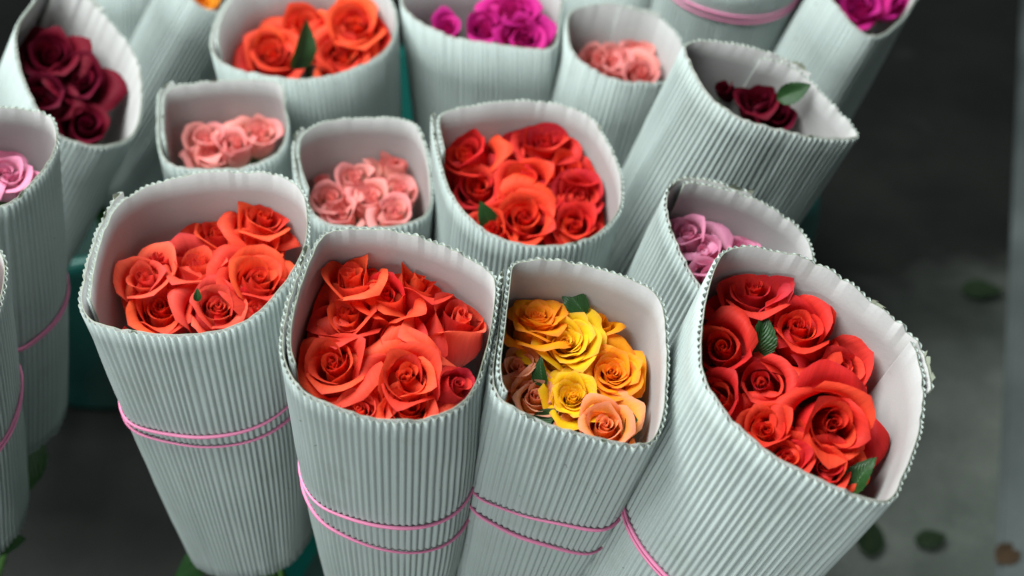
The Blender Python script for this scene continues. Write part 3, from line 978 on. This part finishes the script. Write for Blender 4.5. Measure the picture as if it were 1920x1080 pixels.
for wk, sink, rows_ in (
 ('W1', .050, [
  (292,588,135,-.1,.30,'open','coral','coral rose lowest on the left in the leftmost front wrapper'),
  (268,532,112,-.35,.45,'half','coral','coral rose farthest left in the leftmost front wrapper'),
  (372,515,150,-.05,.68,'half','coral','large upright coral bud at the centre of the leftmost front wrapper'),
  (402,440,100,.0,.60,'half','coral','coral rose in the back row left of the topmost one, leftmost front wrapper'),
  (500,412,118,.1,.50,'open','coral','topmost orange-red rose in the leftmost front wrapper'),
  (492,470,112,-.1,.45,'half','coral','orange-red rose just below the topmost one in the leftmost front wrapper'),
  (480,535,130,.2,.42,'open','coral','orange-red rose against the right side of the leftmost front wrapper'),
  (405,585,112,.1,.35,'open','coral','coral rose at the front rim, centre of the leftmost front wrapper'),
  (305,490,75,-.3,.55,'bud','red','pinkish red bud peeking out at back left, leftmost front wrapper'),
  (470,592,100,.3,.4,'half','red','red rose at the front right rim of the leftmost front wrapper')]),
 ('W2', .045, [
  (652,525,132,-.1,.62,'half','coral','rose at the back left corner of the wrapper left of the yellow roses'),
  (640,600,150,-.25,.42,'open','coral','second rose down on the left side of the second front wrapper'),
  (612,690,150,-.2,.28,'open','coral','open rose at the front left of the second front wrapper'),
  (745,640,112,.0,.18,'half','red','deeper red rose with a tight spiral at the centre of the second front wrapper'),
  (762,718,140,.0,.28,'open','coral','open rose right of centre near the front of the second front wrapper'),
  (868,605,165,.28,.50,'half','coral','big smooth-sided bud on the right of the second front wrapper'),
  (785,535,150,.22,.62,'half','coral','large rose at the back centre of the second front wrapper'),
  (852,728,105,.45,.15,'bud','crimson','small crimson bud low on the right of the second front wrapper'),
  (762,788,120,.0,.30,'open','coral','rose cut by the front rim at the middle of the second front wrapper'),
  (672,780,100,-.1,.35,'half','coral','rose cut by the front rim at the left of the second front wrapper'),
  (722,568,110,-.05,.55,'half','red','shaded rose between the back roses of the second front wrapper')]),
 ('W3', .046, [
  (998,598,120,.1,.62,'full','orange','orange rose at the back left of the yellow rose wrapper'),
  (1060,645,128,.05,.30,'full','yellow','brightest yellow rose at the centre of the yellow rose wrapper'),
  (1122,600,92,.05,.62,'half','orange','orange-tipped bud at the back right of the yellow rose wrapper'),
  (1165,705,116,.12,.25,'full','orange','golden orange rose on the right of the yellow rose wrapper'),
  (1075,752,100,.0,.30,'full','yellow','small amber rose in the front middle of the yellow rose wrapper'),
  (985,750,105,.1,.22,'open','blush','pink-edged blush rose at the front left of the yellow rose wrapper'),
  (1132,805,115,.1,.28,'open','sunset','pink-rimmed orange rose at the front rim of the yellow rose wrapper'),
  (960,690,80,-.2,.3,'half','blush','shaded peach rose against the left side of the yellow rose wrapper')]),
 ('W4', .040, [
  (1398,545,155,.12,.42,'open','red','topmost scarlet rose in the rightmost front wrapper'),
  (1495,612,140,.05,.32,'open','red','scarlet rose second from the top in the rightmost front wrapper'),
  (1352,655,115,-.05,.15,'half','red','scarlet rose against the left rim of the rightmost front wrapper'),
  (1582,690,122,.25,.20,'half','red','scarlet rose farthest right in the upper half of the rightmost front wrapper'),
  (1432,725,112,-.1,.12,'half','red','scarlet rose at the centre of the rightmost front wrapper'),
  (1560,800,156,.28,-.05,'open','red','largest open scarlet rose, lower right of the rightmost front wrapper'),
  (1438,810,112,-.05,.15,'open','red','scarlet rose left of the largest one in the rightmost front wrapper'),
  (1542,880,120,.15,.05,'open','red','lowest scarlet rose in the rightmost front wrapper'),
  (1340,750,115,-.25,.15,'half','red','scarlet rose half hidden by the left front rim of the rightmost front wrapper'),
  (1475,865,110,.0,.18,'open','red','scarlet rose at the front rim left of the lowest one, rightmost front wrapper')]),
 ('W5', .050, [
  (872,295,115,-.25,.48,'half','red','red rose at the back left of the middle red wrapper'),
  (938,288,85,.0,.5,'half','red','small red rose second from the left in the back of the middle red wrapper'),
  (1025,275,135,.05,.42,'open','red','large red rose at the top of the middle red wrapper'),
  (895,360,105,-.1,.30,'open','red','red rose above the leaf in the middle red wrapper'),
  (985,352,115,.0,.40,'half','red','red rose at the centre of the middle red wrapper'),
  (1080,335,130,.3,.5,'half','red','red rose lying against the right side of the middle red wrapper'),
  (1098,375,112,.12,.18,'open','red','round spiral red rose at the right of the middle red wrapper'),
  (980,418,122,.05,.22,'open','red','crimson-hearted red rose at the front of the middle red wrapper'),
  (1090,432,100,.1,.25,'open','red','red rose at the front right rim of the middle red wrapper'),
  (922,432,85,-.1,.3,'half','red','red rose at the front left rim of the middle red wrapper')]),
 ('W6', .050, [
  (600,342,55,-.1,.5,'bud','salmon','tiny coral bud farthest left in the right one of the two coral wrappers'),
  (620,378,85,-.1,.5,'half','salmon','coral rose at the left in the right one of the two coral wrappers'),
  (662,332,80,.0,.58,'half','salmon','pink coral rose second from the left at the back, right coral wrapper'),
  (742,302,80,.1,.58,'half','salmon','topmost coral rose in the right one of the two coral wrappers'),
  (758,362,85,.2,.5,'half','salmon','coral rose farthest right in the right one of the two coral wrappers'),
  (692,378,90,.0,.5,'half','salmon','coral rose at the centre of the right one of the two coral wrappers'),
  (640,408,80,-.1,.5,'half','salmon','coral rose at the front left rim of the right coral wrapper'),
  (738,405,85,.1,.5,'half','salmon','coral rose at the front right rim of the right coral wrapper')]),
 ('W7', .050, [
  (385,268,88,-.15,.58,'half','salmon','left one of the roses in the left coral wrapper'),
  (440,278,84,.0,.58,'half','salmon','middle rose in the left coral wrapper'),
  (492,250,88,.1,.5,'half','salmon','tall right rose in the left coral wrapper'),
  (395,300,80,-.1,.5,'half','salmon','rose at the front rim of the left coral wrapper')]),
 ('W8', .045, [
  (500,108,105,-.1,.35,'open','coral','orange-red rose at the left in the back wrapper with the leaf'),
  (575,55,100,.0,.45,'half','coral','orange-red rose above the leaf in the back wrapper'),
  (672,52,118,.1,.35,'open','coral','large orange-red rose at the right in the back wrapper with the leaf'),
  (640,110,100,.1,.3,'open','coral','orange-red rose at the front right rim of the back wrapper with the leaf')]),
 ('W9', .040, [
  (838,55,55,-.2,.3,'half','magenta','magenta rose farthest left in the top centre wrapper'),
  (905,55,75,.0,.4,'half','magenta','magenta rose second from the left in the top centre wrapper'),
  (965,32,95,.1,.5,'half','magenta','tall magenta rose in the top centre wrapper'),
  (985,75,80,.1,.25,'open','magenta','magenta rose at the front rim of the top centre wrapper')]),
 ('W10', .045, [
  (1112,108,72,-.1,.4,'half','salmon','left salmon rose in the small back wrapper'),
  (1152,118,84,.0,.4,'half','salmon','front middle salmon rose in the small back wrapper'),
  (1198,102,76,.1,.45,'half','salmon','tall right salmon rose in the small back wrapper'),
  (1200,142,80,.1,.3,'half','salmon','salmon rose at the front rim of the small back wrapper')]),
 ('W11', .050, [
  (1350,155,50,-.1,.3,'bud','dark','dark red bud at the far left of the tilted wrapper'),
  (1418,185,92,.0,.35,'half','dark','larger dark red rose in the tilted wrapper on the right'),
  (1462,215,85,.1,.25,'half','dark','smaller dark red rose at the front rim of the tilted wrapper')]),
 ('W12', .050, [
  (1312,470,115,.0,.3,'half','pink','light pink rose at the front in the wrapper behind the scarlet roses'),
  (1285,440,85,-.1,.4,'half','pink','light pink rose at the left in the wrapper behind the scarlet roses'),
  (1392,470,80,.2,.5,'half','pink','light pink rose peeking over the rim of the rightmost front wrapper'),
  (1330,530,95,.0,.2,'half','pink','pale pink rose lowest in the wrapper behind the scarlet roses')]),
 ('W13', .045, [
  (88,105,115,-.1,.3,'open','dark','dark red rose at the top in the upper left wrapper'),
  (148,160,115,.1,.3,'half','dark','dark red rose at the right in the upper left wrapper'),
  (85,190,95,-.1,.2,'half','dark','dark red rose at the left rim in the upper left wrapper'),
  (160,238,85,.1,.2,'half','dark','dark red rose lowest in the upper left wrapper')]),
 ('W14', .050, [
  (15,325,95,.0,.4,'half','pink','pink rose at the left picture edge'),
  (-50,330,90,.0,.4,'half','pink','pink rose just outside the left picture edge'),
  (52,348,60,.1,.3,'half','pink','small pale pink rose against the rim at the left picture edge')]),
 ('W15', .045, [
  (-150,520,130,.0,.4,'open','coral','open rose at the back of the wrapper in the lower left corner'),
  (-230,560,120,.0,.4,'half','coral','rose on the left in the wrapper in the lower left corner'),
  (-120,600,120,.0,.4,'half','coral','rose at the front of the wrapper in the lower left corner')]),
 ('W16', .035, [
  (378,0,55,.0,.3,'full','orange','orange rose glimpsed at the top edge above the pale wrapper')]),
 ('W19', .040, [
  (1612,15,80,-.1,.3,'open','magenta','left magenta rose in the top right corner wrapper'),
  (1672,5,75,.1,.3,'half','magenta','right magenta rose in the top right corner wrapper')]),
):
    for i, r in enumerate(rows_):
        rose(wk, *r, sink=sink, low=(i < 2))
        lb = r[-1]
        if lb.startswith('scarlet rose second from'):
            seen_leaf(1420, 672, 75, 85, 1, -.002, .3, -.4)
        elif lb.startswith('scarlet rose at the centre'):
            seen_leaf(1478, 745, 15, 85, 3, -.002, .3)
        elif lb.startswith('lowest scarlet'):
            seen_leaf(1596, 925, 65, 80, 1, .002, .3, .5)
        elif lb.startswith('red rose above the leaf'):
            seen_leaf(925, 432, 115, 62, 0, .010, .5)
        elif lb.startswith('orange-tipped bud'):
            seen_leaf(1098, 590, 128, 72, 3, .016, .2)
        elif lb.startswith('pink-edged blush'):
            seen_leaf(1000, 795, 30, 55, 0, .004, .3)
        elif lb.startswith('brightest yellow'):
            seen_leaf(1020, 725, 105, 55, 1, .004, .3, .6)
        elif lb.startswith('pink-rimmed orange'):
            seen_leaf(1178, 822, 80, 55, 1, .0, .3, -.5)
        elif lb.startswith('orange-red rose above the leaf'):
            seen_leaf(548, 128, 62, 92, 1, .012, .15, -.9)
        elif lb.startswith('larger dark red'):
            seen_leaf(1458, 186, 22, 66, 0, .034, .3)
        elif lb.startswith('coral rose at the front rim'):
            seen_leaf(370, 565, 90, 25, 1, .02, .5)

# ------------------------------------------------------------------ litter on the floor
def floor_leaf(px, py, size, ang, mat_leaf, name, label):
    r = R3 @ np.array([(px - 960) / F, (540 - py) / F, -1.0])
    t = -(CAMZ - .008) / r[2]
    p = r * t + np.array([0, 0, CAMZ])
    o = add(name, mat_leaf)
    o.location = p + np.array([0, 0, .004])
    o.rotation_euler = (.1, -.12, math.radians(ang))
    o.scale = (size,) * 3
    tag(o, label, 'leaf', 'leaves fallen on the floor')
M_OLDLEAF = leaf_material('wilted_leaf', (.012, .035, .012), (.03, .055, .02), .6)
FL = leaf_mesh(9, M_OLDLEAF, .12, .1)
FD = leaf_mesh(10, M_DRY, .3, .5)
floor_leaf(1630, 1045, .065, 80, FL, 'fallen_leaf', 'green leaf lying on the floor below the rightmost wrapper')
floor_leaf(1715, 1020, .045, 10, FL, 'fallen_leaf', 'small dark leaf on the floor near the right edge, second of the two')
floor_leaf(1800, 545, .07, -10, FL, 'fallen_leaf', 'dark leaf on the floor at the right beside the pale kerb')
floor_leaf(1870, 1060, .05, 40, FD, 'fallen_leaf', 'brown dry leaf on the floor in the lower right corner')
